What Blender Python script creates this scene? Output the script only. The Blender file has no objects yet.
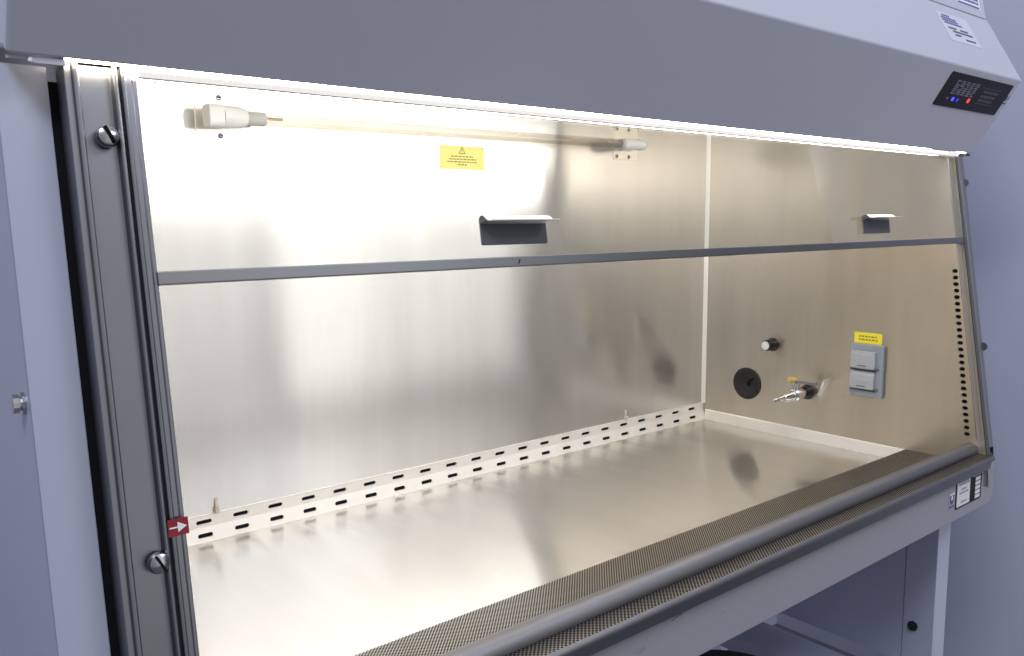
import bpy, bmesh, math, random
from mathutils import Vector, Matrix
random.seed(7)
R = math.radians
scene = bpy.context.scene
COL = scene.collection
W, D, T = 1.8, 0.8168, 0.159          # inner width, back wall depth, sash lean (dy/dz)
LEAN = math.atan(T)
CZ = -0.95                            # room floor

# ------------------------------------------------------------------ materials
def newmat(name):
    m = bpy.data.materials.new(name); m.use_nodes = True
    nt = m.node_tree; nt.nodes.clear()
    out = nt.nodes.new('ShaderNodeOutputMaterial')
    b = nt.nodes.new('ShaderNodeBsdfPrincipled')
    nt.links.new(b.outputs[0], out.inputs[0])
    return m, nt, b, out
def N(nt, t, **kw):
    n = nt.nodes.new(t)
    for k, v in kw.items(): setattr(n, k, v)
    return n
def ramp(nt, fac, stops):
    r = N(nt, 'ShaderNodeValToRGB'); e = r.color_ramp.elements
    while len(e) < len(stops): e.new(0.5)
    for el, (p, c) in zip(e, stops):
        el.position = p; el.color = c if len(c) == 4 else (*c, 1)
    nt.links.new(fac, r.inputs[0]); return r.outputs[0]
def noise(nt, vec, scale, detail=4, rough=0.55):
    n = N(nt, 'ShaderNodeTexNoise'); n.inputs['Scale'].default_value = scale
    n.inputs['Detail'].default_value = detail; n.inputs['Roughness'].default_value = rough
    nt.links.new(vec, n.inputs['Vector']); return n.outputs['Fac']
def mapping(nt, vec, scale, loc=(0, 0, 0)):
    m = N(nt, 'ShaderNodeMapping'); m.inputs['Scale'].default_value = scale; m.inputs['Location'].default_value = loc
    nt.links.new(vec, m.inputs['Vector']); return m.outputs[0]
def mixc(nt, fac, a, b, mode='MIX'):
    m = N(nt, 'ShaderNodeMix', data_type='RGBA', blend_type=mode)
    for sock, v in ((m.inputs[0], fac), (m.inputs[6], a), (m.inputs[7], b)):
        if isinstance(v, (int, float)): sock.default_value = v
        elif isinstance(v, tuple): sock.default_value = (*v, 1) if len(v) == 3 else v
        else: nt.links.new(v, sock)
    return m.outputs[2]
def math_(nt, op, a, b=None, c=None):
    m = N(nt, 'ShaderNodeMath', operation=op)
    for s, v in zip(m.inputs, (a, b, c)):
        if v is None: continue
        if isinstance(v, (int, float)): s.default_value = v
        else: nt.links.new(v, s)
    return m.outputs[0]

def steel(name, color=(.70, .66, .58), rough=.25, aniso=.7, bump=.02, stain=.12, rot=.25, metal=1.0, broad=0, grain=.16, smudge=False, wipe=0):
    """brushed stainless steel: brush lines run along U, reflections smear along V"""
    m, nt, b, out = newmat(name)
    uv = N(nt, 'ShaderNodeUVMap', uv_map='UVMap').outputs[0]
    brush = noise(nt, mapping(nt, uv, (4, 170, 1)), 1.0, 4, .65)
    smud = noise(nt, mapping(nt, uv, (3.0, 2.2, 1), (3.1, 1.7, 0)), 1.0, 3, .5)
    fine = noise(nt, mapping(nt, uv, (5, 3, 1), (.4, 7.7, 0)), 1.0, 3, .5)
    spots = noise(nt, mapping(nt, uv, (45, 45, 1)), 1.0, 2, .5)
    c = mixc(nt, math_(nt, 'MULTIPLY', ramp(nt, smud, [(.42, (0, 0, 0)), (.75, (1, 1, 1))]), stain),
             color, (color[0]*.62, color[1]*.55, color[2]*.42))
    c = mixc(nt, math_(nt, 'MULTIPLY', ramp(nt, spots, [(.70, (0, 0, 0)), (.78, (1, 1, 1))]), stain*.8), c, (.30, .20, .10))
    c = mixc(nt, math_(nt, 'MULTIPLY', brush, grain), c, (color[0]*.75, color[1]*.75, color[2]*.75))
    if wipe:                        # soft wiping marks across the brushing
        wp = noise(nt, mapping(nt, uv, (11, 1.1, 1), (5.2, 3.3, 0)), 1.0, 4, .6)
        c = mixc(nt, math_(nt, 'MULTIPLY', ramp(nt, wp, [(.40, (0, 0, 0)), (.72, (1, 1, 1))]), wipe), c, (color[0]*.62, color[1]*.60, color[2]*.56))
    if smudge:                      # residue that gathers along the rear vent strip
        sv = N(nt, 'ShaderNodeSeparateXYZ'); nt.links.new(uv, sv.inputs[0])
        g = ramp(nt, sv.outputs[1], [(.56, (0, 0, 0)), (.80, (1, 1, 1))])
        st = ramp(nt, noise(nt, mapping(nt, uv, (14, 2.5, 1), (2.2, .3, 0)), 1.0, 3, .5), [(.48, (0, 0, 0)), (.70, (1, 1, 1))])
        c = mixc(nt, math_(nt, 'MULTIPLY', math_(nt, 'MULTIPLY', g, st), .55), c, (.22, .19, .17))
    nt.links.new(c, b.inputs['Base Color'])
    b.inputs['Metallic'].default_value = metal
    rr = math_(nt, 'ADD', math_(nt, 'MULTIPLY', fine, .05), rough - .025)
    nt.links.new(rr, b.inputs['Roughness'])
    b.inputs['Anisotropic'].default_value = aniso
    b.inputs['Anisotropic Rotation'].default_value = rot
    tg = N(nt, 'ShaderNodeTangent', direction_type='UV_MAP', uv_map='UVMap')
    nt.links.new(tg.outputs[0], b.inputs['Tangent'])
    if bump:
        bp = N(nt, 'ShaderNodeBump'); bp.inputs['Strength'].default_value = bump; bp.inputs['Distance'].default_value = .001
        warp = noise(nt, mapping(nt, uv, (2.2, .9, 1), (9, 2, 0)), 1.0, 0, .4)
        nt.links.new(math_(nt, 'MULTIPLY', warp, 3.0), bp.inputs['Height']); nt.links.new(bp.outputs[0], b.inputs['Normal'])
    if broad:                       # second, wider scatter lobe of the brushed surface
        b2 = N(nt, 'ShaderNodeBsdfPrincipled'); nt.links.new(c, b2.inputs['Base Color'])
        b2.inputs['Metallic'].default_value = 1; b2.inputs['Roughness'].default_value = .48
        b2.inputs['Anisotropic'].default_value = .6; b2.inputs['Anisotropic Rotation'].default_value = rot
        nt.links.new(tg.outputs[0], b2.inputs['Tangent'])
        mx = N(nt, 'ShaderNodeMixShader'); mx.inputs[0].default_value = broad
        nt.links.new(b.outputs[0], mx.inputs[1]); nt.links.new(b2.outputs[0], mx.inputs[2]); nt.links.new(mx.outputs[0], out.inputs[0])
    return m

def paint(name, color, rough=.45, mottled=.08, bump=.05, spec=.4, grime=0.0):
    m, nt, b, out = newmat(name)
    ob = N(nt, 'ShaderNodeTexCoord').outputs['Object']
    n1 = noise(nt, ob, 3.0, 5); n2 = noise(nt, ob, 420.0, 2)
    c = mixc(nt, math_(nt, 'MULTIPLY', n1, mottled*2), color, tuple(x*.72 for x in color))
    if grime:
        g = noise(nt, mapping(nt, ob, (9, 9, 26)), 1.0, 6, .7)
        c = mixc(nt, math_(nt, 'MULTIPLY', ramp(nt, g, [(.66, (0, 0, 0)), (.74, (1, 1, 1))]), grime), c, (.10, .08, .07))
    nt.links.new(c, b.inputs['Base Color'])
    nt.links.new(math_(nt, 'ADD', math_(nt, 'MULTIPLY', n1, .12), rough - .06), b.inputs['Roughness'])
    b.inputs['Specular IOR Level'].default_value = spec
    if bump:
        bp = N(nt, 'ShaderNodeBump'); bp.inputs['Strength'].default_value = bump; bp.inputs['Distance'].default_value = .0006
        nt.links.new(n2, bp.inputs['Height']); nt.links.new(bp.outputs[0], b.inputs['Normal'])
    return m

def emit(name, color, strength):
    m, nt, b, out = newmat(name)
    b.inputs['Base Color'].default_value = (*color, 1)
    b.inputs['Emission Color'].default_value = (*color, 1); b.inputs['Emission Strength'].default_value = strength
    return m

def perforated(name, base, p, q, r, color=(.50, .45, .37)):
    """steel sheet with a staggered grid of punched holes (surface pattern)"""
    m = steel(name, color, .34, .3, 0, .25)
    nt = m.node_tree; b = [n for n in nt.nodes if n.type == 'BSDF_PRINCIPLED'][0]; out = [n for n in nt.nodes if n.type == 'OUTPUT_MATERIAL'][0]
    uv = N(nt, 'ShaderNodeUVMap', uv_map='UVMap').outputs[0]
    s = N(nt, 'ShaderNodeSeparateXYZ'); nt.links.new(uv, s.inputs[0])
    def lattice(ox, oy):
        a = math_(nt, 'SUBTRACT', math_(nt, 'FRACT', math_(nt, 'ADD', math_(nt, 'DIVIDE', s.outputs[0], p), ox)), .5)
        c = math_(nt, 'SUBTRACT', math_(nt, 'FRACT', math_(nt, 'ADD', math_(nt, 'DIVIDE', s.outputs[1], q), oy)), .5)
        a = math_(nt, 'MULTIPLY', a, p); c = math_(nt, 'MULTIPLY', c, q)
        return math_(nt, 'ADD', math_(nt, 'MULTIPLY', a, a), math_(nt, 'MULTIPLY', c, c))
    d = math_(nt, 'MINIMUM', lattice(0, 0), lattice(.5, .5))
    hole = math_(nt, 'LESS_THAN', d, r*r)
    dk = N(nt, 'ShaderNodeBsdfDiffuse'); dk.inputs[0].default_value = (.012, .010, .009, 1)
    mx = N(nt, 'ShaderNodeMixShader')
    nt.links.new(hole, mx.inputs[0]); nt.links.new(b.outputs[0], mx.inputs[1]); nt.links.new(dk.outputs[0], mx.inputs[2])
    nt.links.new(mx.outputs[0], out.inputs[0])
    return m

def clear(name, tint, gloss, fres=1.45):
    """thin clear sheet: see-through with a fresnel reflection"""
    m = bpy.data.materials.new(name); m.use_nodes = True; nt = m.node_tree; nt.nodes.clear()
    out = nt.nodes.new('ShaderNodeOutputMaterial')
    t = N(nt, 'ShaderNodeBsdfTransparent'); t.inputs[0].default_value = (*tint, 1)
    g = N(nt, 'ShaderNodeBsdfGlossy'); g.inputs['Roughness'].default_value = .03
    f = N(nt, 'ShaderNodeFresnel'); f.inputs[0].default_value = fres
    k = math_(nt, 'MULTIPLY', f.outputs[0], gloss)
    mx = N(nt, 'ShaderNodeMixShader')
    nt.links.new(k, mx.inputs[0]); nt.links.new(t.outputs[0], mx.inputs[1]); nt.links.new(g.outputs[0], mx.inputs[2])
    nt.links.new(mx.outputs[0], out.inputs[0])
    return m

M = {}
M['wall_steel'] = steel('brushed_steel', (.84, .825, .80), .15, 1.0, .03, .06, broad=.31, grain=.16, wipe=.22)
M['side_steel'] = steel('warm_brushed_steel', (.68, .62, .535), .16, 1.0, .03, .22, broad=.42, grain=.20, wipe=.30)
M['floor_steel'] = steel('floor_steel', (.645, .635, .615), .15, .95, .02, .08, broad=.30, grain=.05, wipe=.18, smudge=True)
M['lit_steel'] = steel('lit_satin_steel', (.90, .86, .80), .42, .2, 0, .10, metal=.45)  # paler steel: bright reflections on edges, beads and vents put into the colour
M['post'] = steel('dull_steel', (.255, .265, .30), .36, .5, .03, .35, rot=0)
M['frame'] = steel('side_frame_steel', (.34, .34, .36), .42, .3, .02, .10)
M['bar'] = steel('grey_steel', (.26, .265, .28), .42, .4, .02, .10)
M['tube'] = steel('armrest_steel', (.25, .25, .265), .50, .3, .03, .15)
M['grille'] = perforated('perforated_steel', None, .0056, .0056, .00165, (.45, .435, .41))
M['grille2'] = perforated('perforated_dull_steel', None, .0070, .0070, .0020, (.39, .375, .355))
M['chrome'] = steel('chrome', (.72, .72, .72), .12, 0, 0, .02)
M['bolt'] = steel('bolt_steel', (.45, .45, .46), .22, 0, 0, .05)
M['canopy'] = paint('canopy_paint', (.50, .515, .60), .5, .07, .16)
M['cab'] = paint('cabinet_paint', (.375, .395, .495), .5, .05, .10)
M['panel'] = paint('front_panel_paint', (.34, .33, .38), .45, .06, .08, grime=.5)
M['stand'] = paint('stand_paint', (.50, .53, .66), .55, .06, .08)
M['leg'] = paint('leg_paint', (.52, .54, .66), .55, .05, .08)
M['wall'] = paint('room_wall_paint', (.66, .675, .79), .8, .04, .10, .2)
M['floor'] = paint('room_floor', (.16, .16, .19), .5, .15, .05)
M['black'] = paint('black_gap', (.006, .006, .007), .7, 0, 0, .1)
M['rubber'] = paint('black_rubber', (.022, .022, .023), .5, .1, .1, .3)
M['gloss_black'] = paint('gloss_black', (.008, .008, .009), .30, 0, 0, .3)
M['panel_black'] = paint('overlay_black', (.008, .007, .013), .40, 0, .03, .15)
M['overlay_grey'] = paint('overlay_grey', (.24, .23, .32), .5, 0, 0)
M['overlay_dim'] = paint('overlay_dim', (.075, .07, .11), .4, 0, 0)
M['blue_led'] = emit('blue_led', (.06, .07, 1.0), 1.6)
M['blue_dim'] = emit('dim_blue_led', (.03, .03, .5), .8)
M['red_led'] = emit('red_led', (.9, .06, .03), .75)
M['ceramic'] = paint('white_ceramic', (.88, .87, .86), .35, .03, .02)
M['collar'] = paint('grey_collar', (.55, .54, .52), .4, .05, .02)
M['steel_cap'] = steel('socket_plate', (.86, .82, .75), .35, .2, 0, .05)
M['yellow'] = paint('yellow_label', (.95, .88, .26), .5, .03, 0)
M['yellow_sat'] = paint('outlet_yellow', (.88, .76, .05), .5, .03, 0)
M['yellow_dark'] = paint('yellow_ink', (.34, .27, .05), .6, 0, 0)
M['ink'] = paint('ink', (.04, .04, .08), .6, 0, 0)
M['blue_ink'] = paint('blue_ink', (.10, .09, .34), .6, 0, 0)
M['grey_ink'] = paint('grey_ink', (.30, .31, .38), .6, 0, 0)
M['pale_label'] = paint('pale_label', (.62, .62, .72), .5, .05, 0)
M['white'] = paint('white_label', (.78, .78, .80), .5, .03, 0)
M['red'] = paint('red_label', (.24, .010, .022), .45, .05, 0)
M['plate'] = paint('grey_plastic', (.30, .32, .36), .45, .05, .05)
M['cover'] = paint('grey_cover', (.42, .43, .46), .38, .05, .03)
M['tan'] = paint('tan_clip', (.60, .53, .43), .5, .2, 0)
M['lever'] = paint('lever_grey', (.17, .16, .16), .35, .1, 0)
M['lever_yellow'] = paint('yellow_grip', (.62, .46, .12), .4, .05, 0)
M['handle'] = paint('handle_dark', (.085, .088, .105), .4, .15, .05)
M['handle_lip'] = steel('handle_lip', (.85, .83, .80), .35, .2, 0, .02, metal=.6)
M['lamp'] = emit('lamp_diffuser', (1.0, .97, .935), 19.0)
M['lens'] = emit('prismatic_lens', (1.0, .95, .90), .80)
_nt = M['lens'].node_tree; _b = [n for n in _nt.nodes if n.type == 'BSDF_PRINCIPLED'][0]
_uv = N(_nt, 'ShaderNodeUVMap', uv_map='UVMap').outputs[0]; _s = N(_nt, 'ShaderNodeSeparateXYZ'); _nt.links.new(_uv, _s.inputs[0])
_w = math_(_nt, 'ABSOLUTE', math_(_nt, 'SINE', math_(_nt, 'MULTIPLY', _s.outputs[0], 600.0)))
_nt.links.new(math_(_nt, 'MULTIPLY_ADD', _w, .10, .74), _b.inputs['Emission Strength'])
_b.inputs['Base Color'].default_value = (.25, .24, .23, 1)
M['upper_fill'] = emit('upper_fill_glow', (1.0, .96, .90), 4.2)  # glow of the added sheet that whitens the upper back wall
M['post_fill'] = emit('post_fill_glow', (1.0, .84, .58), 30.0)  # glow of the added emitters that warm the post tops
M['ceiling'] = paint('filter_white', (.80, .78, .72), .6, .03, 0)
M['glass'] = clear('sash_glass', (.975, .985, .98), .28)
M['tube_glass'] = clear('lamp_glass', (.87, .85, .815), .25)

# ------------------------------------------------------------------ mesh helpers
def newbm(): return bmesh.new()
def quad_uv(bm):
    uv = bm.loops.layers.uv.get('UVMap') or bm.loops.layers.uv.new('UVMap')
    for f in bm.faces:
        n = f.normal; a = (abs(n.x), abs(n.y), abs(n.z)); k = a.index(max(a))
        for l in f.loops:
            c = l.vert.co
            l[uv].uv = (c.y, c.z) if k == 0 else (c.x, c.z) if k == 1 else (c.x, c.y)
def obj(name, bm, mat, parent=None, smooth=False, bevel=0, mw=None):
    bm.normal_update(); quad_uv(bm)
    me = bpy.data.meshes.new(name); bm.to_mesh(me); bm.free()
    o = bpy.data.objects.new(name, me); COL.objects.link(o)
    for m in (mat if isinstance(mat, (list, tuple)) else [mat]): me.materials.append(m)
    if smooth:
        for p in me.polygons: p.use_smooth = True
        try: me.set_sharp_from_angle(angle=R(40))
        except Exception: pass
    if bevel:
        bv = o.modifiers.new('bevel', 'BEVEL'); bv.width = bevel; bv.segments = 2; bv.limit_method = 'ANGLE'; bv.angle_limit = R(40)
    if mw is not None: o.matrix_world = mw
    if parent is not None: o.parent = parent
    return o
def thing(name, label, cat, loc=(0, 0, 0), group=None):
    o = bpy.data.objects.new(name, None); o.empty_display_size = .1; COL.objects.link(o); o.location = (0, 0, 0)
    o['label'] = label; o['category'] = cat
    if group: o['group'] = group
    return o
def box(bm, x0, x1, y0, y1, z0, z1, mi=0):
    v = [bm.verts.new(p) for p in ((x0,y0,z0),(x1,y0,z0),(x1,y1,z0),(x0,y1,z0),(x0,y0,z1),(x1,y0,z1),(x1,y1,z1),(x0,y1,z1))]
    for f in ((0,3,2,1),(4,5,6,7),(0,1,5,4),(1,2,6,5),(2,3,7,6),(3,0,4,7)):
        bm.faces.new([v[i] for i in f]).material_index = mi
    return bm
def prism(bm, pts, fn, a, b, mi=0):
    """extrude a 2-D outline; fn(u, v, w) -> xyz with w running a..b"""
    n = len(pts)
    A = [bm.verts.new(fn(u, v, a)) for u, v in pts]; B = [bm.verts.new(fn(u, v, b)) for u, v in pts]
    fs = [bm.faces.new(A), bm.faces.new(B[::-1])]
    for i in range(n): fs.append(bm.faces.new((A[i], B[i], B[(i+1) % n], A[(i+1) % n])))
    for f in fs: f.material_index = mi
    bmesh.ops.recalc_face_normals(bm, faces=fs)
    return bm
YZ = lambda u, v, w: (w, u, v)
def tube(bm, p0, p1, r0, r1=None, seg=20, mi=0, caps=True):
    r1 = r0 if r1 is None else r1
    p0, p1 = Vector(p0), Vector(p1); d = (p1-p0).normalized()
    a = d.orthogonal().normalized(); b = d.cross(a)
    ring = lambda p, r: [bm.verts.new(p + r*(math.cos(t)*a + math.sin(t)*b)) for t in [2*math.pi*i/seg for i in range(seg)]]
    A, B = ring(p0, r0), ring(p1, r1); fs = []
    for i in range(seg): fs.append(bm.faces.new((A[i], A[(i+1) % seg], B[(i+1) % seg], B[i])))
    if caps: fs += [bm.faces.new(A[::-1]), bm.faces.new(B)]
    for f in fs: f.material_index = mi
    return bm
def lathe(bm, prof, p0, axis, seg=24, mi=0):
    """prof: (distance along axis, radius)"""
    p0 = Vector(p0); d = Vector(axis).normalized(); a = d.orthogonal().normalized(); b = d.cross(a)
    rings = [[bm.verts.new(p0 + d*h + max(r, 1e-5)*(math.cos(t)*a + math.sin(t)*b)) for t in [2*math.pi*i/seg for i in range(seg)]] for h, r in prof]
    fs = []
    for A, B in zip(rings, rings[1:]):
        for i in range(seg): fs.append(bm.faces.new((A[i], A[(i+1) % seg], B[(i+1) % seg], B[i])))
    fs += [bm.faces.new(rings[0][::-1]), bm.faces.new(rings[-1])]
    for f in fs: f.material_index = mi
    return bm
def rrect(x0, x1, y0, y1, r, seg=5):
    pts = []
    for cx, cy, a0 in ((x1-r, y1-r, 0), (x0+r, y1-r, 90), (x0+r, y0+r, 180), (x1-r, y0+r, 270)):
        for i in range(seg+1):
            a = R(a0 + 90*i/seg); pts.append((cx + r*math.cos(a), cy + r*math.sin(a)))
    return pts
def circ(cx, cy, rx, ry=None, seg=24):
    ry = rx if ry is None else ry
    return [(cx + rx*math.cos(2*math.pi*i/seg), cy + ry*math.sin(2*math.pi*i/seg)) for i in range(seg)]
def holed(bm, outer, holes, fn, depth, back=1, mi=0):
    """a sheet with real holes: fn(u, v, d) -> xyz, d = depth behind the face; hole floors get material `back`"""
    edges = []
    def loop(pts):
        vs = [bm.verts.new(fn(u, v, 0)) for u, v in pts]
        es = [bm.edges.new((vs[i], vs[(i+1) % len(vs)])) for i in range(len(vs))]
        edges.extend(es); return vs
    ov = loop(outer); hv = [loop(h) for h in holes]
    g = bmesh.ops.triangle_fill(bm, use_beauty=True, use_dissolve=False, edges=edges)
    for f in g['geom']:
        if isinstance(f, bmesh.types.BMFace): f.material_index = mi
    for vs, pts in zip(hv, holes):
        bk = [bm.verts.new(fn(u, v, depth)) for u, v in pts]; n = len(vs)
        for i in range(n): bm.faces.new((vs[i], vs[(i+1) % n], bk[(i+1) % n], bk[i])).material_index = mi
        bm.faces.new(bk).material_index = back
    bmesh.ops.recalc_face_normals(bm, faces=bm.faces[:])
    return bm
def struct(name, bm, m):
    o = obj(name, bm, m); o['kind'] = 'structure'; return o
def dup(src, loc):
    c = src.copy(); COL.objects.link(c); c.parent = src.parent
    c.location = Vector(src.location) + Vector(loc)
    for ch in src.children:
        g = ch.copy(); COL.objects.link(g); g.parent = c
    return c

# frame on the sloping sash plane: (x, n outwards, s up the slope measured in z)
SN = Vector((0, -1, T)).normalized()
def SP(x, z, n=0.0): return Vector((x, T*z, z)) + SN*n
def sfn(u, v, w): return SP(u, w, v)          # outline in (x, n), swept along z

# ================================================================== setting
bm = newbm(); box(bm, -3.5, 2.62, -4.5, 1.02, CZ-.05, CZ); struct('floor', bm, M['floor'])
bm = newbm(); box(bm, -3.5, 2.5, .98, 1.1, CZ, 2.4); struct('wall_back', bm, M['wall'])
bm = newbm(); box(bm, 2.5, 2.62, -.60, 1.1, CZ, 2.4); struct('wall_right', bm, M['wall'])

# ================================================================== the cabinet
cab = thing('safety_cabinet', 'large laminar flow safety cabinet with lit stainless steel work chamber and raised glass sash', 'safety cabinet')
H = .965                                       # chamber ceiling
XL, XR = -.1145, 1.9145                        # outer side faces

# --- back panel (flat sheet; rounded corner handled by the corner strip)
bm = newbm(); box(bm, 0, W, D, D+.004, 0, H); obj('back_panel', bm, M['wall_steel'], cab)
# --- right inner side panel with its row of air holes and the round port
front = lambda z: T*z + .0015
def yzr(u, v, d): return (W + d, u, v)
holes = []
for i in range(26):
    f = i/25; y = .1034 + (.0547-.1034)*f; z = .4769 + (.0964-.4769)*f
    holes.append(rrect(y-.0062, y+.0062, z-.0044, z+.0044, .0043, 4))
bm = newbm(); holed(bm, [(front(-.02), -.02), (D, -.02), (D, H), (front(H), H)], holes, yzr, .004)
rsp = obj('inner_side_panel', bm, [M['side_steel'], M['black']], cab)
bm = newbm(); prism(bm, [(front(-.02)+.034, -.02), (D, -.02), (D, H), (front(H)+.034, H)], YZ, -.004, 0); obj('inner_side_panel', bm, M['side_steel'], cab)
# vertical corner beads
bm = newbm()
prism(bm, [(W, D), (W-.009, D), (W-.0066, D-.0024), (W-.0024, D-.0066), (W, D-.009)], lambda u, v, w: (u, v, w), .0486, H)
obj('corner_bead', bm, M['lit_steel'], cab, smooth=True)
bm = newbm()
prism(bm, [(0, D), (.009, D), (.0066, D-.0024), (.0024, D-.0066), (0, D-.009)], lambda u, v, w: (u, v, w), .0486, H)
obj('corner_bead', bm, M['lit_steel'], cab, smooth=True)
# ceiling diffuser
bm = newbm(); box(bm, 0, W, .14, D, H, H+.01); obj('ceiling_panel', bm, M['ceiling'], cab)
# work surface
bm = newbm(); box(bm, 0, W, .19, D+.004, -.006, 0); obj('work_surface', bm, M['floor_steel'], cab)
# raised tray edges left and right
bm = newbm(); prism(bm, [(W, 0), (W-.006, 0), (W-.0025, .027), (W, .030)], lambda u, v, w: (u, w, v), .195, D-.010); obj('tray_edge', bm, M['lit_steel'], cab)
bm = newbm(); prism(bm, [(0, 0), (.006, 0), (.0025, .027), (0, .030)], lambda u, v, w: (u, w, v), .195, D-.010); obj('tray_edge', bm, M['lit_steel'], cab)

# --- rear vent strip: upper band and lower kicked band with slots
bm = newbm()
xs = [.2796 + .07195*i for i in range(-3, 21)]
xs = [.2796 + (.0717*i if i >= 0 else .0717*i) + .00025*i*(i-1)/2*.6 for i in range(-3, 21)]
xs = [x for x in xs if .02 < x < W-.015]
y1 = D-.0035; y2 = D-.0035; y3 = D-.0125
holed(bm, [(.001, .0265), (W-.001, .0265), (W-.001, .0486), (.001, .0486)],
      [rrect(x-.0150, x+.0150, .0334, .0412, .0038, 4) for x in xs], lambda u, v, d: (u, y1+d, v), .003)
up = obj('rear_vent_strip', bm, [M['lit_steel'], M['black']], cab)
bm = newbm()
k = (y3-y2)/.0265
holed(bm, [(.001, 0), (W-.001, 0), (W-.001, .0265), (.001, .0265)],
      [rrect(x-.0145, x+.0145, .0083, .0161, .0038, 4) for x in xs], lambda u, v, d: (u, y2 + k*(.0265-v) + d, v), .003)
obj('vent_band', bm, [M['lit_steel'], M['black']], up)
bm = newbm(); box(bm, .001, W-.001, y1+.0005, D, .0486, .0502); obj('vent_lip', bm, M['lit_steel'], up)
for x in (.305, 1.453):
    bm = newbm(); box(bm, x-.004, x+.004, D-.010, D, .0503, .0600); box(bm, x-.0028, x+.0028, D-.004, D-.0002, .0602, .078)
    obj('clip', bm, M['tan'], up, bevel=.001)

# --- front intake grille (flush with the tray edge) and its drop
bm = newbm(); prism(bm, [(.1965, .029), (.1965, .0305), (.060, .0305), (.060, .029)], YZ, .0005, W-.0005); gr = obj('front_grille', bm, M['grille'], cab)
bm = newbm(); prism(bm, [(.1968, -.006), (.1968, .029), (.190, .029), (.190, -.006)], YZ, .0005, W-.0005); obj('grille_edge', bm, M['tube'], gr)
# --- rounded arm rest
bm = newbm()
c0 = (.0455, .0615); pts = [(c0[0] + .0178*math.cos(R(a)), c0[1] + .0160*math.sin(R(a))) for a in range(-150, 211, 15)]
prism(bm, pts[:-1], YZ, 0, W-.0005); obj('arm_rest', bm, M['tube'], cab, smooth=True)
bm = newbm(); prism(bm, [(.070, .0307), (.075, .0307), (.060, .058), (.050, .056)], YZ, 0, W-.0006); obj('arm_rest_support', bm, M['tube'], cab)
# --- second perforated strip in front of the arm rest, its rounded lip
bm = newbm()
def strip_pt(y, z, end): return ((-.06 if end == 0 else 1.792 + (y+.008)*2.0), y, z)
prof = [(.034, .0555), (-.006, .0572), (-.006, .0555), (.034, .053)]
A = [bm.verts.new(strip_pt(y, z, 0)) for y, z in prof]; B = [bm.verts.new(strip_pt(y, z, 1)) for y, z in prof]
bm.faces.new(A); bm.faces.new(B[::-1])
for i in range(4): bm.faces.new((A[i], B[i], B[(i+1) % 4], A[(i+1) % 4]))
bmesh.ops.recalc_face_normals(bm, faces=bm.faces[:])
st = obj('outer_grille', bm, M['grille2'], cab)
bm = newbm()
lp = [(-.006, .0576), (-.0090, .0566), (-.0112, .0542), (-.0118, .0510), (-.0110, .0480), (-.009, .0470), (-.0075, .049), (-.006, .054)]
prism(bm, lp, YZ, -.06, 1.794); obj('grille_lip', bm, M['tube'], st, smooth=True)
# recess under the lip
bm = newbm(); box(bm, -.06, 1.800, -.001, .030, .0255, .0550); obj('recess_strip', bm, M['post'], st)
bm = newbm(); box(bm, 1.8505, 1.905, .034, .090, -.005, .050); obj('end_gap', bm, M['black'], st)
# --- front panel (painted) with rounded lower corners
bm = newbm()
out = [(-.06, .024), (-.06, -.069)] + [(1.857-.022 + .022*math.sin(R(a)), -.069+.022 - .022*math.cos(R(a))) for a in range(0, 91, 15)] + [(1.857, .028), (1.846, .028), (1.846, .024)]
prism(bm, out, lambda u, v, w: (u, w, v), .012, .085); fp = obj('front_panel', bm, M['panel'], cab, bevel=.002)
# labels on the front panel
yf = .0113
def flat_xz(name, quads, y, mat, parent, t=.0006, label=None):
    bm = newbm()
    for q in quads: prism(bm, q, lambda u, v, w: (u, w, v), y-t, y)
    o = obj(name, bm, mat, parent)
    if label: o['label'] = label
    return o
rect = lambda a, b, c, d: [(a, c), (b, c), (b, d), (a, d)]
pl = flat_xz('rating_plate', [rrect(1.650, 1.786, -.043, .0265, .003, 3)], .0119, M['panel_black'], fp, .0008, 'dark rating plate with white field on the left and a column of white boxes')
flat_xz('white_field', [rrect(1.6555, 1.722, -.039, .0235, .002, 3)], .0110, M['white'], pl, .0005)
q = []
for z, a, b in ((.017, 1.662, 1.712), (.011, 1.664, 1.716), (-.001, 1.676, 1.703), (-.009, 1.668, 1.712), (-.030, 1.676, 1.706)):
    x = a
    while x < b:
        w = random.uniform(.004, .009); q.append(rect(x, min(x+w, b), z-.0021, z+.0021)); x += w + .0022
flat_xz('print', q, .0104, M['grey_ink'], pl, .0003)
q = [rect(1.737, 1.778, .0155, .0215)] + [rect(1.752, 1.778, z-.0040, z+.0040) for z in (.0075, -.003, -.0135, -.024, -.0345)]
flat_xz('white_box', q, .0110, M['white'], pl, .0004)
sk = flat_xz('sticker', [rrect(1.616, 1.647, -.042, .006, .003, 3)], .0119, M['panel'], fp, .0005, 'small clear sticker with blue emblem')
flat_xz('emblem', [circ(1.631, -.014, .0085, .011), rect(1.620, 1.643, -.033, -.029)], .0113, M['blue_ink'], sk, .0003)
flat_xz('emblem_white', [circ(1.631, -.011, .0045, .0055), rect(1.619, 1.644, -.004, .000)], .0109, M['white'], sk, .0003)  # white shapes laid over the blue emblem

sc_ = []
for x, z, l in ((.690, .0125, .016), (.700, .0150, .010), (.712, .0165, .007), (.683, .0100, .006)):
    sc_.append([(x, z), (x+l, z+.0016), (x+l, z+.0026), (x, z+.0012)])
for k_, q_ in enumerate(sc_): flat_xz('scuff', [q_], .0119, M['overlay_dim'], fp, .0002)
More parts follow.
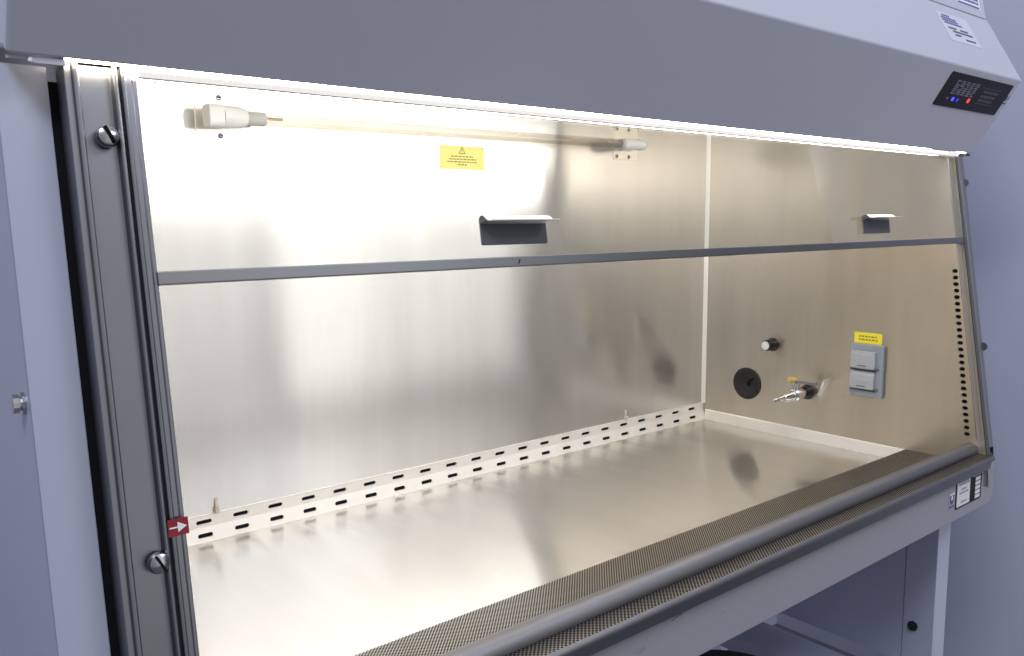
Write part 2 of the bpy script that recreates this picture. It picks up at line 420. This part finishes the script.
# --- sash track posts: channel profile swept up the slope
prof = [(-.0637, -.03), (-.0637, .000), (-.0578, .000), (-.0570, .0040), (-.0535, .0045), (-.0520, .0035), (-.0510, -.0040), (-.0235, -.0040),
        (-.0225, .0035), (-.0210, .0045), (-.0195, .0045), (-.0185, .0030), (-.0175, -.0060), (-.0155, -.0060), (-.0148, .0015), (-.0115, .0022), (-.0105, -.0006),
        (-.0050, -.0006), (-.0042, -.0022), (0, -.0022), (0, -.03)]
bm = newbm(); prism(bm, prof, sfn, -.30, .7485); lpost = obj('sash_track', bm, M['post'], cab, bevel=.0008)
prof2 = [(W+.0046, -.03), (W+.0046, -.0030), (W+.0049, -.0022), (W+.005, -.0006), (W+.0105, -.0006), (W+.0115, .0022), (W+.0148, .0015), (W+.0155, -.006), (W+.0155, -.03)]
bm = newbm(); prism(bm, prof2, sfn, .030, .7485); rpost = obj('sash_track', bm, M['post'], cab, bevel=.0006)
bm = newbm(); prism(bm, [(W-.022, -.0085), (W-.0003, -.0085), (W-.0003, -.0070), (W-.022, -.0070)], sfn, .088, .7385); gd = obj('sash_guide', bm, M['side_steel'], cab)
bm = newbm(); prism(bm, [(W-.0215, -.0095), (W-.0003, -.0105), (W-.0003, -.0087), (W-.0215, -.0087)], sfn, .088, .7385); obj('guide_dark_backing', bm, M['black'], gd)  # black backing added so the back wall mirrors a dark streak
# thumb screws on the left track
def bolt(x, z, parent):
    bm = newbm(); p = SP(x, z, -.004)
    lathe(bm, [(0, .0062), (.004, .0062), (.004, .0098), (.0075, .0104), (.012, .0088), (.0138, .0050), (.0142, 0)], p, SN, 20)
    b = obj('screw', bm, M['bolt'], parent, smooth=True)
    bm = newbm(); c = SP(x, z, .0108); u = Vector((.45, 0, 0)) + Vector((0, T, 1)).normalized()*-.9; u.normalize(); s = SN.cross(u)
    vs = [c + u*a*.0085 + s*bb*.0009 + SN*h*.004 for h in (-1, 1) for a, bb in ((-1, -1), (1, -1), (1, 1), (-1, 1))]
    v = [bm.verts.new(q) for q in vs]
    for f in ((0,3,2,1),(4,5,6,7),(0,1,5,4),(1,2,6,5),(2,3,7,6),(3,0,4,7)): bm.faces.new([v[i] for i in f])
    obj('slot', bm, M['black'], b)
bolt(-.0330, .6815, lpost); bolt(-.0295, .2855, lpost)
# red arrow label
bm = newbm(); prism(bm, [(-.0185, .3065), (.0006, .3065), (.0006, .3225), (-.0185, .3225)], lambda u, v, w: SP(u, v, w), .0047, .0055)
rl = obj('arrow_label', bm, M['red'], lpost); rl['label'] = 'dark red label with white arrow pointing right'
bm = newbm()
prism(bm, [(-.0172, .3133), (-.0100, .3133), (-.0100, .3100), (-.0012, .3146), (-.0100, .3190), (-.0100, .3157), (-.0172, .3157)][:0] or
      [(-.0172, .3138), (-.0095, .3138), (-.0095, .3098), (-.0010, .3146), (-.0095, .3194), (-.0095, .3152), (-.0172, .3152)], lambda u, v, w: SP(u, v, w), .0056, .0060)
obj('arrow', bm, M['white'], rl)
# black gap and outer flange (both sides)
for s, nm in ((-1, 'l'), (1, 'r')):
    fx = (lambda x: x) if s < 0 else (lambda x: W - x)
    bm = newbm(); a, b = sorted((fx(-.0715 if s < 0 else -.0940), fx(-.0632 if s < 0 else -.0160)))
    prism(bm, [(a, -.036), (b, -.036), (b, -.031), (a, -.031)], sfn, -.30 if s < 0 else .03, .7385); obj('gap_seal', bm, M['black'], cab)
    bm = newbm(); a, b = sorted((fx(-.1144), fx(-.0713 if s < 0 else -.0935)))
    prism(bm, [(a, -.034), (b, -.034), (b, -.0295), (a, -.0295)], sfn, -.30 if s < 0 else .03, .7520); obj('front_flange', bm, M['cab'] if s < 0 else M['frame'], cab, bevel=.0012)
    # outer side panel
    pts = ([(T*-.30+.032, -.30), (.90, -.30)] if s < 0 else [(T*.05+.032, .05), (.16, .03), (.90, .03)]) + [(.90, 1.15), (.20, 1.15), (T*.7385+.032, .7385)]
    bm = newbm(); a, b = sorted((fx(-.1144), fx(-.1104))); prism(bm, pts, YZ, a, b); sp_ = obj('outer_side_panel', bm, M['cab'], cab)
    for (y, z) in (((.1290, .4370),) if s < 0 else ((.1426, .6834), (.0770, .2896))):
        bm = newbm(); x0 = fx(-.1144)
        lathe(bm, [(0, .0105), (.003, .0105), (.003, .0070), (.005, .0070), (.005, .0090), (.0100, .0090), (.011, .0070)], (x0, y, z), (s, 0, 0), 12)
        obj('side_bolt', bm, M['bolt'], sp_)

# --- sash: clear pane, lower bar, two grip handles
bm = newbm(); prism(bm, [(.001, -.0060), (W-.001, -.0060), (W-.001, -.0020), (.001, -.0020)], sfn, .548, .7385)
sash = obj('sash', bm, M['glass'], cab); sash['label'] = 'clear glass sliding sash, half raised'
bm = newbm(); prism(bm, [(-.001, -.008), (W-.004, -.008), (W-.004, .0005), (-.001, .0005)], sfn, .5425, .5555); sb = obj('sash_bar', bm, M['bar'], sash, bevel=.0012)
bm = newbm()
prism(bm, [(-.001, 0), (.0008, 0), (.0035, .006), (.0022, .006)], lambda u, v, w: SP(.452+u, .546+v, w), .0004, .0010)
obj('scuff', bm, M['black'], sb)
def handle(x0, x1):
    bm = newbm(); prism(bm, rrect(x0, x1, .5708, .606, .003, 3), lambda u, v, w: SP(u, v, w), -.0018, .0012)
    h = obj('handle', bm, M['handle'], sash, bevel=.0006)
    # hooked lip curling out from the top of the plate
    curve = [(.0012, .5990), (.0012, .6040), (.0030, .6062), (.0060, .6070), (.0095, .6060), (.0130, .6030), (.0165, .6005), (.0205, .5995), (.0300, .5990)]
    up_ = curve; lo = [(n_, z_-.0016) for n_, z_ in curve[::-1]]
    bm = newbm(); prism(bm, up_ + lo, lambda u, v, w: SP(w, v, u), x0, x1)
    obj('handle_lip', bm, M['handle_lip'], h, smooth=True)
    # dark end cheek that closes the curl on the left
    bm = newbm(); prism(bm, [(.0012, .5975), (.0012, .6042), (.0032, .6064), (.0060, .6072), (.0096, .6062), (.0132, .6030), (.0150, .6008), (.0110, .5985)], lambda u, v, w: SP(w, v, u), x0-.0012, x0-.0001)
    obj('end_cheek', bm, M['handle'], h)
handle(.3955, .5060); handle(1.3470, 1.4520)

# --- canopy: closed wedge with the control panel and labels
KS = .988
ksx = lambda x: -.259 + (x+.259)*KS
ksy = lambda y: -.7538 + (y+.7538)*KS
ksz = lambda z: .602 + (z-.602)*KS
ca, cb, cc = [Vector((0, ksy(y), ksz(z))) for y, z in ((.1157, .7500), (.0176, .9060), (.1000, 1.0520))]
prof = [(ca.y, ca.z), (cb.y, cb.z), (cc.y, cc.z), (.30, cc.z), (.30, H+.012), (.172, H+.012), (.172, .780), (.140, .7580), (.110, .7545)]
bm = newbm(); prism(bm, prof, YZ, ksx(-.1100), ksx(1.885)); can = obj('canopy', bm, M['canopy'], cab, bevel=.003)
bm = newbm(); prism(bm, [(ksy(.1028), ksz(1.0545)), (ksy(.1150), ksz(1.115)), (.30, 1.40), (.80, 1.40), (.80, ksz(1.0545))], YZ, ksx(-.1100), ksx(1.885)); hood = obj('upper_hood', bm, M['canopy'], cab, bevel=.002)
bm = newbm(); prism(bm, [(ksy(.1075), ksz(1.0518)), (ksy(.1075), ksz(1.0547)), (.30, ksz(1.0547)), (.30, ksz(1.0518))], YZ, ksx(-.108), ksx(1.883)); obj('seam', bm, M['rubber'], can)
# return lip under the left end
bm = newbm(); prism(bm, [(.1075, .7430), (.1075, .7480), (.1110, .7480), (.1110, .7430)], YZ, -.092, -.0640); obj('return_lip', bm, M['canopy'], can)
bm = newbm(); prism(bm, [(.1090, .7455), (.1090, .7480), (.1120, .7480), (.1120, .7455)], YZ, -.1105, -.0925); obj('return_lip', bm, M['plate'], can)
bm = newbm(); lathe(bm, [(0, .0022), (.002, .0018)], (-.0925, .1068, .7452), (0, -1, .0), 10); obj('screw', bm, M['chrome'], can)
bm = newbm(); prism(bm, [(.1090, .7435), (.1090, .7480), (.135, .7515), (.135, .7435)], YZ, 1.836, 1.857); obj('return_lip', bm, M['rubber'], can)
# frames on the canopy faces
fu = (cb-ca).normalized(); fn_ = Vector((0, -fu.z, fu.y))          # outward normal of the leaning lower face
gu = (cc-cb).normalized(); gn = Vector((0, -gu.z, gu.y))
def cface(u, v, w): return Vector((ksx(u), 0, 0)) + ca + fu*(v*KS) + fn_*w
def cupper(u, v, w): return Vector((ksx(u), 0, 0)) + cb + gu*(v*KS) + gn*w
FL = (cb-ca).length
def on(fn, name, polys, w0, w1, mat, parent, label=None):
    bm = newbm()
    for p in polys: prism(bm, p, fn, w0, w1)
    o = obj(name, bm, mat, parent)
    if label: o['label'] = label
    return o
s_of = lambda z: (z-.7473)/fu.z
cp0, cp1 = s_of(.830), s_of(.891)
ctl = on(cface, 'control_panel', [rrect(1.549, 1.860, cp0, cp1, .004, 3)], 0, .0015, M['panel_black'], can, 'black membrane control panel with lit blue and red indicators')
pw = cp1-cp0
bar = []; dim = []
for i in range(5):
    x = 1.592 + i*.0225
    for j in range(7):
        for kx in (0, 1):
            if random.random() < .93:
                bar.append(rect(x + kx*.009, x + kx*.009 + random.uniform(.005, .0085), cp0 + pw*(.40 + .062*j), cp0 + pw*(.40 + .062*j) + pw*.036))
on(cface, 'indicator_print', bar, .0016, .0019, M['overlay_grey'], ctl)
for r_ in (.33, .46, .60):
    x = 1.732
    while x < 1.80:
        w = random.uniform(.006, .013); dim.append(rect(x, x+w, cp0 + pw*r_, cp0 + pw*(r_+.07))); x += w+.003
dim += [rect(1.718, 1.812, cp0+pw*.26, cp0+pw*.275), rect(1.718, 1.812, cp0+pw*.74, cp0+pw*.755)]
on(cface, 'display_print', dim, .0016, .0019, M['overlay_dim'], ctl)
on(cface, 'blue_indicator', [rrect(1.612, 1.621, cp0+pw*.20, cp0+pw*.31, .002, 3)], .0016, .0026, M['blue_led'], ctl)
on(cface, 'blue_indicator', [rrect(1.634, 1.643, cp0+pw*.20, cp0+pw*.30, .002, 3)], .0016, .0026, M['blue_dim'], ctl)
on(cface, 'blue_indicator', [rrect(1.588, 1.594, cp0+pw*.22, cp0+pw*.29, .002, 3)], .0016, .0024, M['overlay_grey'], ctl)
on(cface, 'red_indicator', [rrect(1.684, 1.695, cp0+pw*.22, cp0+pw*.36, .003, 3)], .0016, .0026, M['red_led'], ctl)
# small printed mark to the right of the control panel
mk = [rect(1.8645 + .0040*i, 1.8672 + .0040*i, cp0 + pw*(.50 + .05*(i % 2)), cp0 + pw*(.66 - .07*(i % 3))) for i in range(4)] + [rect(1.8635, 1.880, cp0+pw*.40, cp0+pw*.43)]
on(cface, 'printed_mark', mk, .0002, .0006, M['ink'], can)
# white label on the upper face, slanted stack of two stickers
lab = on(cupper, 'label', [[(1.585, .070), (1.700, .066), (1.742, .074), (1.742, .1285-.004), (1.735, .1420), (1.590, .1440)]][:0] or [rrect(1.590, 1.740, .066, .142, .003, 3)],   .0001, .0007, M['pale_label'], can, 'white label with blue and black print on the upper face')
qa, qb = [], []
for r_, x0, x1, dst in ((.134, 1.612, 1.648, qa), (.127, 1.602, 1.672, qa), (.1205, 1.602, 1.676, qa), (.114, 1.606, 1.69, qa), (.101, 1.612, 1.65, qb), (.101, 1.668, 1.705, qb), (.093, 1.625, 1.722, qb), (.084, 1.628, 1.655, qb), (.077, 1.672, 1.722, qb)):
    x = x0
    while x < x1:
        w = random.uniform(.004, .010); dst.append(rect(x, min(x+w, x1), r_-.0024, r_+.0024)); x += w+.002
on(cupper, 'blue_print', qa, .0008, .0010, M['blue_ink'], lab); on(cupper, 'black_print', qb, .0008, .0010, M['ink'], lab)
hu = (Vector((0, .1150, 1.115))-Vector((0, .1028, 1.0545))).normalized(); hn = Vector((0, -hu.z, hu.y))
def chood(u, v, w): return Vector((ksx(u), ksy(.1028), ksz(1.0545))) + hu*(v*KS) + hn*w
lb2 = on(chood, 'label', [rrect(1.735, 1.858, .016, .052, .002, 3)], .0001, .0007, M['white'], hood, 'white label with blue band above the seam')
qa = [rect(1.740, 1.852, .0175, .0215)]
for r_ in (.029, .037, .045):
    x = 1.745
    while x < 1.848:
        w = random.uniform(.005, .012); qa.append(rect(x, min(x+w, 1.85), r_-.0024, r_+.0024)); x += w+.002
on(chood, 'blue_print', qa, .0008, .0010, M['blue_ink'], lb2)

# --- work lamp behind the canopy edge
bm = newbm(); bm = newbm()
lp = [(.1085, .7462), (.1130, .7408), (.1300, .7408), (.1600, .7450), (.1640, .7640), (.140, .7525), (.110, .7480)]
prism(bm, lp, YZ, .0005, W-.060); lamp = obj('work_lamp', bm, M['lamp'], cab); lamp['label'] = 'lit white fluorescent lamp diffuser under the canopy edge'
bm = newbm(); prism(bm, [(.1076, .7482), (.1122, .7402), (.1250, .7402), (.1250, .7406), (.1125, .7406), (.1080, .7486)], YZ, .0005, W+.001); obj('prismatic_lens', bm, M['lens'], lamp)
bm = newbm(); prism(bm, [(.1725, .785), (.1765, .785), (.1765, .895), (.1725, .895)], YZ, .02, W-.02); obj('hidden_upper_fill', bm, M['upper_fill'], lamp)  # unseen glowing sheet, added to brighten the upper back wall
bm = newbm(); prism(bm, [(.1125, .7412), (.1640, .7440), (.1640, .7640), (.140, .7525), (.1125, .7490)], YZ, W-.0595, W-.0005); obj('streak_block', bm, M['black'], lamp)  # black block added to keep the reflected streak dark up to the top
bm = newbm(); prism(bm, [(.1120, .7396), (.1135, .7392), (.1145, .7401), (.1120, .7401)], YZ, .0005, W+.001); obj('lens_rim', bm, M['plate'], lamp)
bm = newbm(); prism(bm, [(.1066, .7490), (.1172, .7490), (.1172, .7515), (.1090, .7515)], YZ, -.0625, .0002); obj('hidden_post_fill', bm, M['post_fill'], lamp)  # hidden emitter added to light the top of the left post
bm = newbm(); prism(bm, [(.1066, .7490), (.1172, .7490), (.1172, .7515), (.1090, .7515)], YZ, W+.0012, W+.03); obj('hidden_post_fill', bm, M['post_fill'], lamp)  # same added emitter above the right post

# --- germicidal tube on the back wall
y0 = D-.05; zl, zr = .7895, .7950
def uvplate(x0, x1, z0, z1, screws):
    bm = newbm(); prism(bm, rrect(x0, x1, z0, z1, .008, 5), lambda u, v, w: (u, w, v), D-.0016, D-.0001); p = obj('socket_plate', bm, M['steel_cap'], cab, bevel=.0005)
    for x, z in screws:
        bm = newbm(); lathe(bm, [(0, .0052), (.0015, .0050), (.0026, .0030), (.0026, .0001)], (x, D-.0016, z), (0, -1, 0), 16)
        s = obj('screw', bm, M['bolt'], p, smooth=True)
        bm = newbm(); box(bm, x-.0042, x+.0042, D-.0047, D-.0041, z-.0009, z+.0009); obj('slot', bm, M['black'], s)
    return p
pL = uvplate(.304, .388, .7490, .8370, [(.3487, .8286), (.3489, .7602)])
pR = uvplate(1.397, 1.492, .7590, .8440, [(1.454, .8381), (1.455, .7675), (1.408, .8385), (1.409, .7675)])
ug = thing  # (no separate thing: the tube is fixed to the cabinet)
bm = newbm(); tube(bm, (.395, y0, zl), (1.372, y0, zr), .0112, seg=24, caps=False); ut = obj('germicidal_tube', bm, M['tube_glass'], cab, smooth=True)
bm = newbm()
prism(bm, rrect(zl-.0200, zl+.0200, -.0185, .0185, .010, 5), lambda u, v, w: (w, y0+v, u), .306, .334); sL = obj('lamp_socket', bm, M['ceramic'], ut, bevel=.002)
bm = newbm(); lathe(bm, [(0, .0195), (.030, .0195), (.038, .0165), (.044, .0150)], (.3345, y0, zl), (1, 0, 0), 28); obj('socket_cap', bm, M['ceramic'], sL, smooth=True)
bm = newbm(); lathe(bm, [(0, .0128), (.034, .0128), (.036, .0118)], (.3788, y0, zl), (1, 0, 0), 24); obj('tube_end', bm, M['collar'], sL, smooth=True)
bm = newbm(); tube(bm, (.376, y0, zl-.014), (.386, y0, zl-.0135), .0028); obj('clip', bm, M['lever'], sL)
bm = newbm(); tube(bm, (.330, y0+.016, zl), (.330, D-.0017, zl), .012); obj('socket_stem', bm, M['ceramic'], sL)
bm = newbm(); lathe(bm, [(0, .0125), (.004, .0142), (.062, .0142), (.076, .0120), (.079, .006)], (1.383, y0, zr), (1, 0, 0), 28); sR = obj('lamp_socket', bm, M['ceramic'], ut, smooth=True)
bm = newbm(); lathe(bm, [(0, .0118), (.011, .0118)], (1.3715, y0, zr), (1, 0, 0), 24); obj('tube_end', bm, M['collar'], sR, smooth=True)
bm = newbm(); box(bm, 1.372, 1.41, y0-.006, y0+.008, zr-.0175, zr-.0135); obj('clip', bm, M['collar'], sR)
bm = newbm(); tube(bm, (1.430, y0+.010, zr), (1.430, D-.0017, zr), .010); obj('socket_stem', bm, M['ceramic'], sR)
# electrode wires inside each end of the tube
bm = newbm(); tube(bm, (.415, y0, zl+.002), (.450, y0, zl+.002), .0025); obj('electrode', bm, M['tan'], ut)
bm = newbm(); tube(bm, (1.325, y0, zr+.001), (1.371, y0, zr+.001), .0030); obj('electrode', bm, M['tan'], ut)

# --- yellow warning label on the back wall
wl = flat_xz('warning_label', [rrect(.8420, .9660, .7165, .7690, .003, 3)], D-.0001, M['yellow'], cab, .0008, 'yellow warning label with triangle and four lines of print')
tri = []
def ring_tri(cx, cz, r1, r2):
    o_ = [(cx + r1*math.cos(R(a)), cz + r1*math.sin(R(a))) for a in (90, 210, 330)]; i_ = [(cx + r2*math.cos(R(a)), cz + r2*math.sin(R(a))) for a in (90, 210, 330)]
    return [[o_[k], o_[(k+1) % 3], i_[(k+1) % 3], i_[k]] for k in range(3)]
tri = ring_tri(.903, .7570, .0115, .0080) + [rect(.9022, .9038, .7555, .7615), rect(.9022, .9038, .7525, .7540)]
for z, a, b in ((.7455, .872, .934), (.7395, .868, .942), (.7335, .862, .944), (.7275, .890, .916)):
    x = a
    while x < b:
        w = random.uniform(.004, .010); tri.append(rect(x, min(x+w, b), z-.0014, z+.0014)); x += w+.0022
flat_xz('print', tri, D-.0010, M['yellow_dark'], wl, .0003)

# --- fittings on the right inner wall
def on_wall(bm_pts, fn=None): pass
def wfn(u, v, w): return (W-w, u, v)
# rubber port grommet
bm = newbm(); lathe(bm, [(0, .0458), (.003, .0458), (.0045, .0440), (.0045, .0330), (.0030, .0310), (.0030, .0120), (.0020, .0105), (.0020, .0001)], (W-.0002, .6614, .1297), (-1, 0, 0), 40)
po = obj('port_grommet', bm, M['rubber'], rsp, smooth=True); po['label'] = 'round black rubber cable port plug'
bm = newbm(); prism(bm, [(.648, .127), (.651, .122), (.658, .124), (.662, .131), (.655, .140), (.640, .150), (.636, .147), (.646, .138)], wfn, .0032, .0040); obj('slit', bm, M['black'], po)
# black control knob with a pale cap
bm = newbm(); lathe(bm, [(0, .0185), (.004, .0185), (.006, .0160), (.034, .0150), (.036, .0135)], (W-.0002, .5810, .2520), (-1, 0, 0), 28); kn = obj('control_knob', bm, M['gloss_black'], rsp, smooth=True)
bm = newbm(); lathe(bm, [(0, .0120), (.0012, .0120), (.0016, .0100)], (W-.0364, .5810, .2520), (-1, 0, 0), 24); obj('knob_cap', bm, M['white'], kn)
bm = newbm(); box(bm, W-.040, W-.012, .5797, .5823, .2355, .2380); obj('pointer', bm, M['white'], kn)
# gas tap
vy, vz = .4680, .1345
bm = newbm(); lathe(bm, [(0, .0205), (.006, .0205), (.008, .0175), (.022, .0165), (.024, .013)], (W-.0002, vy, vz), (-1, 0, 0), 28); tap = obj('gas_tap', bm, M['gloss_black'], rsp, smooth=True); tap['label'] = 'chrome gas tap with hose barb and yellow tipped lever'
bm = newbm(); lathe(bm, [(0, .0125), (.006, .0150), (.022, .0150), (.026, .0165), (.044, .0165), (.048, .0120), (.054, .0120), (.060, .0140), (.066, .0110), (.094, .0085), (.096, .0100), (.101, .0070), (.132, .0055), (.134, .0068), (.141, .0042)], (W-.022, vy, vz), (-1, 0, 0), 24); vb = obj('tap_body', bm, M['chrome'], tap, smooth=True)
bm = newbm(); lathe(bm, [(0, .0100), (.018, .0090), (.020, .0115), (.027, .0115), (.029, .006)], (W-.060, vy, vz+.008), (0, 0, 1), 20); obj('stem', bm, M['chrome'], vb, smooth=True)
bm = newbm(); prism(bm, [(vy-.060, .1680), (vy+.012, .1680), (vy+.012, .1725), (vy-.060, .1760)], wfn, .0520, .0680); lv = obj('lever', bm, M['lever'], tap, bevel=.001)
bm = newbm(); prism(bm, rrect(vy-.001, vy+.022, .1675, .1795, .004, 4), wfn, .0520, .0680); obj('lever_grip', bm, M['lever_yellow'], lv, bevel=.002)
bm = newbm(); lathe(bm, [(0, .006), (.020, .0055), (.022, .003)], (W-.075, vy, vz-.006), (-.6, .5, -.45), 14); obj('drain_nipple', bm, M['chrome'], vb, smooth=True)
# electrical outlet with two flip covers and yellow label
oy0, oy1 = .2585, .3445; oz0, oz1 = .1485, .2830
bm = newbm(); prism(bm, rrect(oy0, oy1, oz0, oz1, .003, 3), wfn, .0001, .0115); pla = obj('outlet_box', bm, M['plate'], rsp, bevel=.0015); pla['label'] = 'grey outlet box with two hinged covers'
for z0, z1 in ((.2210, .2610), (.1690, .2090)):
    bm = newbm(); prism(bm, rrect(.2755, .3400, z0, z1, .005, 4), wfn, .0116, .0230); cv = obj('outlet_cover', bm, M['cover'], pla, bevel=.003)
    bm = newbm(); prism(bm, [(.2770, z1-.001), (.3385, z1-.001), (.3385, z1+.004), (.2770, z1+.004)], wfn, .0116, .0200); obj('hinge', bm, M['cover'], cv, bevel=.001)
    bm = newbm()
    prism(bm, rrect(.2870, .3250, z0+.018, z0+.027, .003, 3), wfn, .0231, .0242); obj('raised_panel', bm, M['cover'], cv, bevel=.0006)
    bm = newbm(); prism(bm, rrect(.296, .320, z0+.0065, z0+.0095, .001, 2), wfn, .0231, .0236); obj('embossed_mark', bm, M['lever'], cv)
    bm = newbm(); lathe(bm, [(0, .0042), (.004, .0042), (.006, .003)], (W-.0117, .2715, z0+.002), (-1, 0, 0), 14); obj('latch', bm, M['lever'], cv)
    bm = newbm(); prism(bm, rrect(.272, .341, z0-.0045, z0-.0005, .0015, 2), wfn, .0116, .0165); obj('cover_gap', bm, M['handle'], cv)
bm = newbm(); prism(bm, rrect(.2690, .3420, .2838, .3115, .002, 3), wfn, .0001, .0011); yl = obj('outlet_label', bm, M['yellow_sat'], rsp); yl['label'] = 'yellow label with two lines of print'
bm = newbm()
for z, a, b in ((.3015, .330, .283), (.2935, .330, .280)):
    y = a
    while y > b:
        w = random.uniform(.004, .009); prism(bm, [(max(y-w, b), z-.0022), (y, z-.0022), (y, z+.0022), (max(y-w, b), z+.0022)], wfn, .0012, .0014); y -= w+.002
obj('print', bm, M['yellow_dark'], yl)

# ================================================================== the stand
std = thing('cabinet_stand', 'grey painted steel stand under the safety cabinet, with side panel and front leg', 'stand')
for s in (1, -1):
    fx = (lambda x: x) if s > 0 else (lambda x: W - x)
    def sbox(name, x0, x1, y0_, y1_, z0, z1, mat, par=std, bev=.0015):
        a, b = sorted((fx(x0), fx(x1))); bm = newbm(); box(bm, a, b, y0_, y1_, z0, z1); return obj(name, bm, mat, par, bevel=bev)
    lg = sbox('leg', 1.7830, 1.8485, .0975, .1725, CZ+.0, -.0705, M['leg'])
    sp2 = sbox('side_panel', 1.7845, 1.7985, .1742, .760, -.512, -.0705, M['stand'])
    rl_ = sbox('rear_leg', 1.7830, 1.8485, .7612, .835, CZ, -.0705, M['leg'])
    sbox('side_rail', 1.640, 1.7750, .176, .760, -.60, -.553, M['stand'])
    bm = newbm(); lathe(bm, [(0, .0125), (.004, .0125), (.004, .0085), (.012, .0085)], (fx(1.7829), .1470, -.4080), (-s, 0, 0), 8); obj('bolt', bm, M['rubber'], lg)
bm = newbm(); box(bm, -.0, 1.77, .80, .815, -.60, -.0705); obj('rear_panel', bm, M['stand'], std)
bm = newbm(); box(bm, -.0485, 1.8485, .0885, .88, -.0700, -.0065); obj('base_pan', bm, M['stand'], cab)

# ================================================================== stool under the cabinet
stl = thing('lab_stool', 'black round stool seat peeping out below the front panel of the cabinet', 'stool')
sx, sy, sz = 1.20, .27, -.392
bm = newbm(); lathe(bm, [(0, .02), (0, .150), (.012, .166), (.035, .170), (.052, .160), (.062, .12), (.064, .02)], (sx, sy, sz-.064), (0, 0, 1), 40); obj('seat', bm, M['rubber'], stl, smooth=True)
bm = newbm(); tube(bm, (sx, sy, CZ+.06), (sx, sy, sz-.0645), .025); obj('column', bm, M['chrome'], stl, smooth=True)
for i in range(5):
    a = 2*math.pi*i/5 + .3; e = (sx + .26*math.cos(a), sy + .26*math.sin(a), CZ+.045)
    bm = newbm(); tube(bm, (sx + .02*math.cos(a), sy + .02*math.sin(a), CZ+.085), e, .022, .014); lg = obj('leg', bm, M['rubber'], stl, smooth=True)
    bm = newbm(); lathe(bm, [(0, .018), (.004, .026), (.022, .026), (.026, .018)], (e[0]-.013*math.sin(a), e[1]+.013*math.cos(a), CZ+.0265), (math.sin(a), -math.cos(a), 0), 16); obj('caster', bm, M['gloss_black'], lg, smooth=True)

# ================================================================== camera (fitted to the photograph)
f, C = 846.3035, Vector((-.259, -.7538, .602)); yaw, pitch, roll = .6937, -.1267, -.0073
F = Vector((math.sin(yaw)*math.cos(pitch), math.cos(yaw)*math.cos(pitch), math.sin(pitch)))
Rr = Vector((math.cos(yaw), -math.sin(yaw), 0)); U = Rr.cross(F)
R2 = math.cos(roll)*Rr + math.sin(roll)*U; U2 = -math.sin(roll)*Rr + math.cos(roll)*U
cam = bpy.data.cameras.new('camera'); cam.sensor_width = 36; cam.lens = f/1024*36; cam.clip_start = .02; cam.clip_end = 60
co = bpy.data.objects.new('camera', cam); COL.objects.link(co)
mw = Matrix((R2, U2, -F)).transposed().to_4x4(); mw.translation = C; co.matrix_world = mw
scene.camera = co

# ================================================================== light
def area(name, loc, target, size, size_y, power, color):
    l = bpy.data.lights.new(name, 'AREA'); l.shape = 'RECTANGLE'; l.size = size; l.size_y = size_y; l.energy = power; l.color = color
    o = bpy.data.objects.new(name, l); COL.objects.link(o); o.location = loc
    o.rotation_euler = (Vector(target)-Vector(loc)).to_track_quat('-Z', 'Y').to_euler(); return o
area('ceiling_light', (-1.1, -1.1, 2.6), (.3, .1, .3), 1.0, .5, 40, (.82, .87, 1.0))
area('ceiling_light', (1.9, -1.9, 2.4), (1.6, .3, .2), 1.2, .6, 26, (.80, .86, 1.0))

w = bpy.data.worlds.new('World'); scene.world = w; w.use_nodes = True
nt = w.node_tree; bg = nt.nodes['Background']
tc = N(nt, 'ShaderNodeTexCoord').outputs['Generated']
sp = N(nt, 'ShaderNodeSeparateXYZ'); nt.links.new(tc, sp.inputs[0])
base = ramp(nt, math_(nt, 'MULTIPLY_ADD', sp.outputs[2], .5, .5), [(0, (.12, .13, .17)), (.42, (.30, .32, .41)), (.62, (.44, .47, .58)), (1, (.55, .58, .70))])
# bright and dark world bands, added to streak the steel's reflections
az = math_(nt, 'ARCTAN2', sp.outputs[0], math_(nt, 'MULTIPLY', sp.outputs[1], -1))
bright_band = ramp(nt, math_(nt, 'MULTIPLY_ADD', az, .5/math.pi, .5), [(0.4444, (0.1, 0.1, 0.1)), (0.5278, (0.45, 0.45, 0.45)), (0.5625, (0.45, 0.45, 0.45)), (0.5656, (0.12, 0.12, 0.12)), (0.5672, (0.12, 0.12, 0.12)), (0.5689, (1, 1, 1)), (0.5792, (1, 1, 1)), (0.5861, (0.62, 0.62, 0.62)), (0.6100, (0.55, 0.55, 0.55)), (0.6128, (0.02, 0.02, 0.02)), (0.6611, (0.02, 0.02, 0.02)), (0.7083, (0.0, 0.0, 0.0))])
dark = ramp(nt, math_(nt, 'MULTIPLY_ADD', az, .5/math.pi, .5), [(0.6100, (1, 1, 1)), (0.6133, (0.12, 0.12, 0.12)), (0.6528, (0.12, 0.12, 0.12)), (0.6944, (1, 1, 1))])
base = mixc(nt, 1.0, base, dark, 'MULTIPLY')
col = mixc(nt, bright_band, base, (2.9, 2.84, 2.72))
nt.links.new(col, bg.inputs[0]); bg.inputs[1].default_value = .5
scene.view_settings.view_transform = 'Standard'; scene.view_settings.look = 'None'; scene.view_settings.exposure = 0
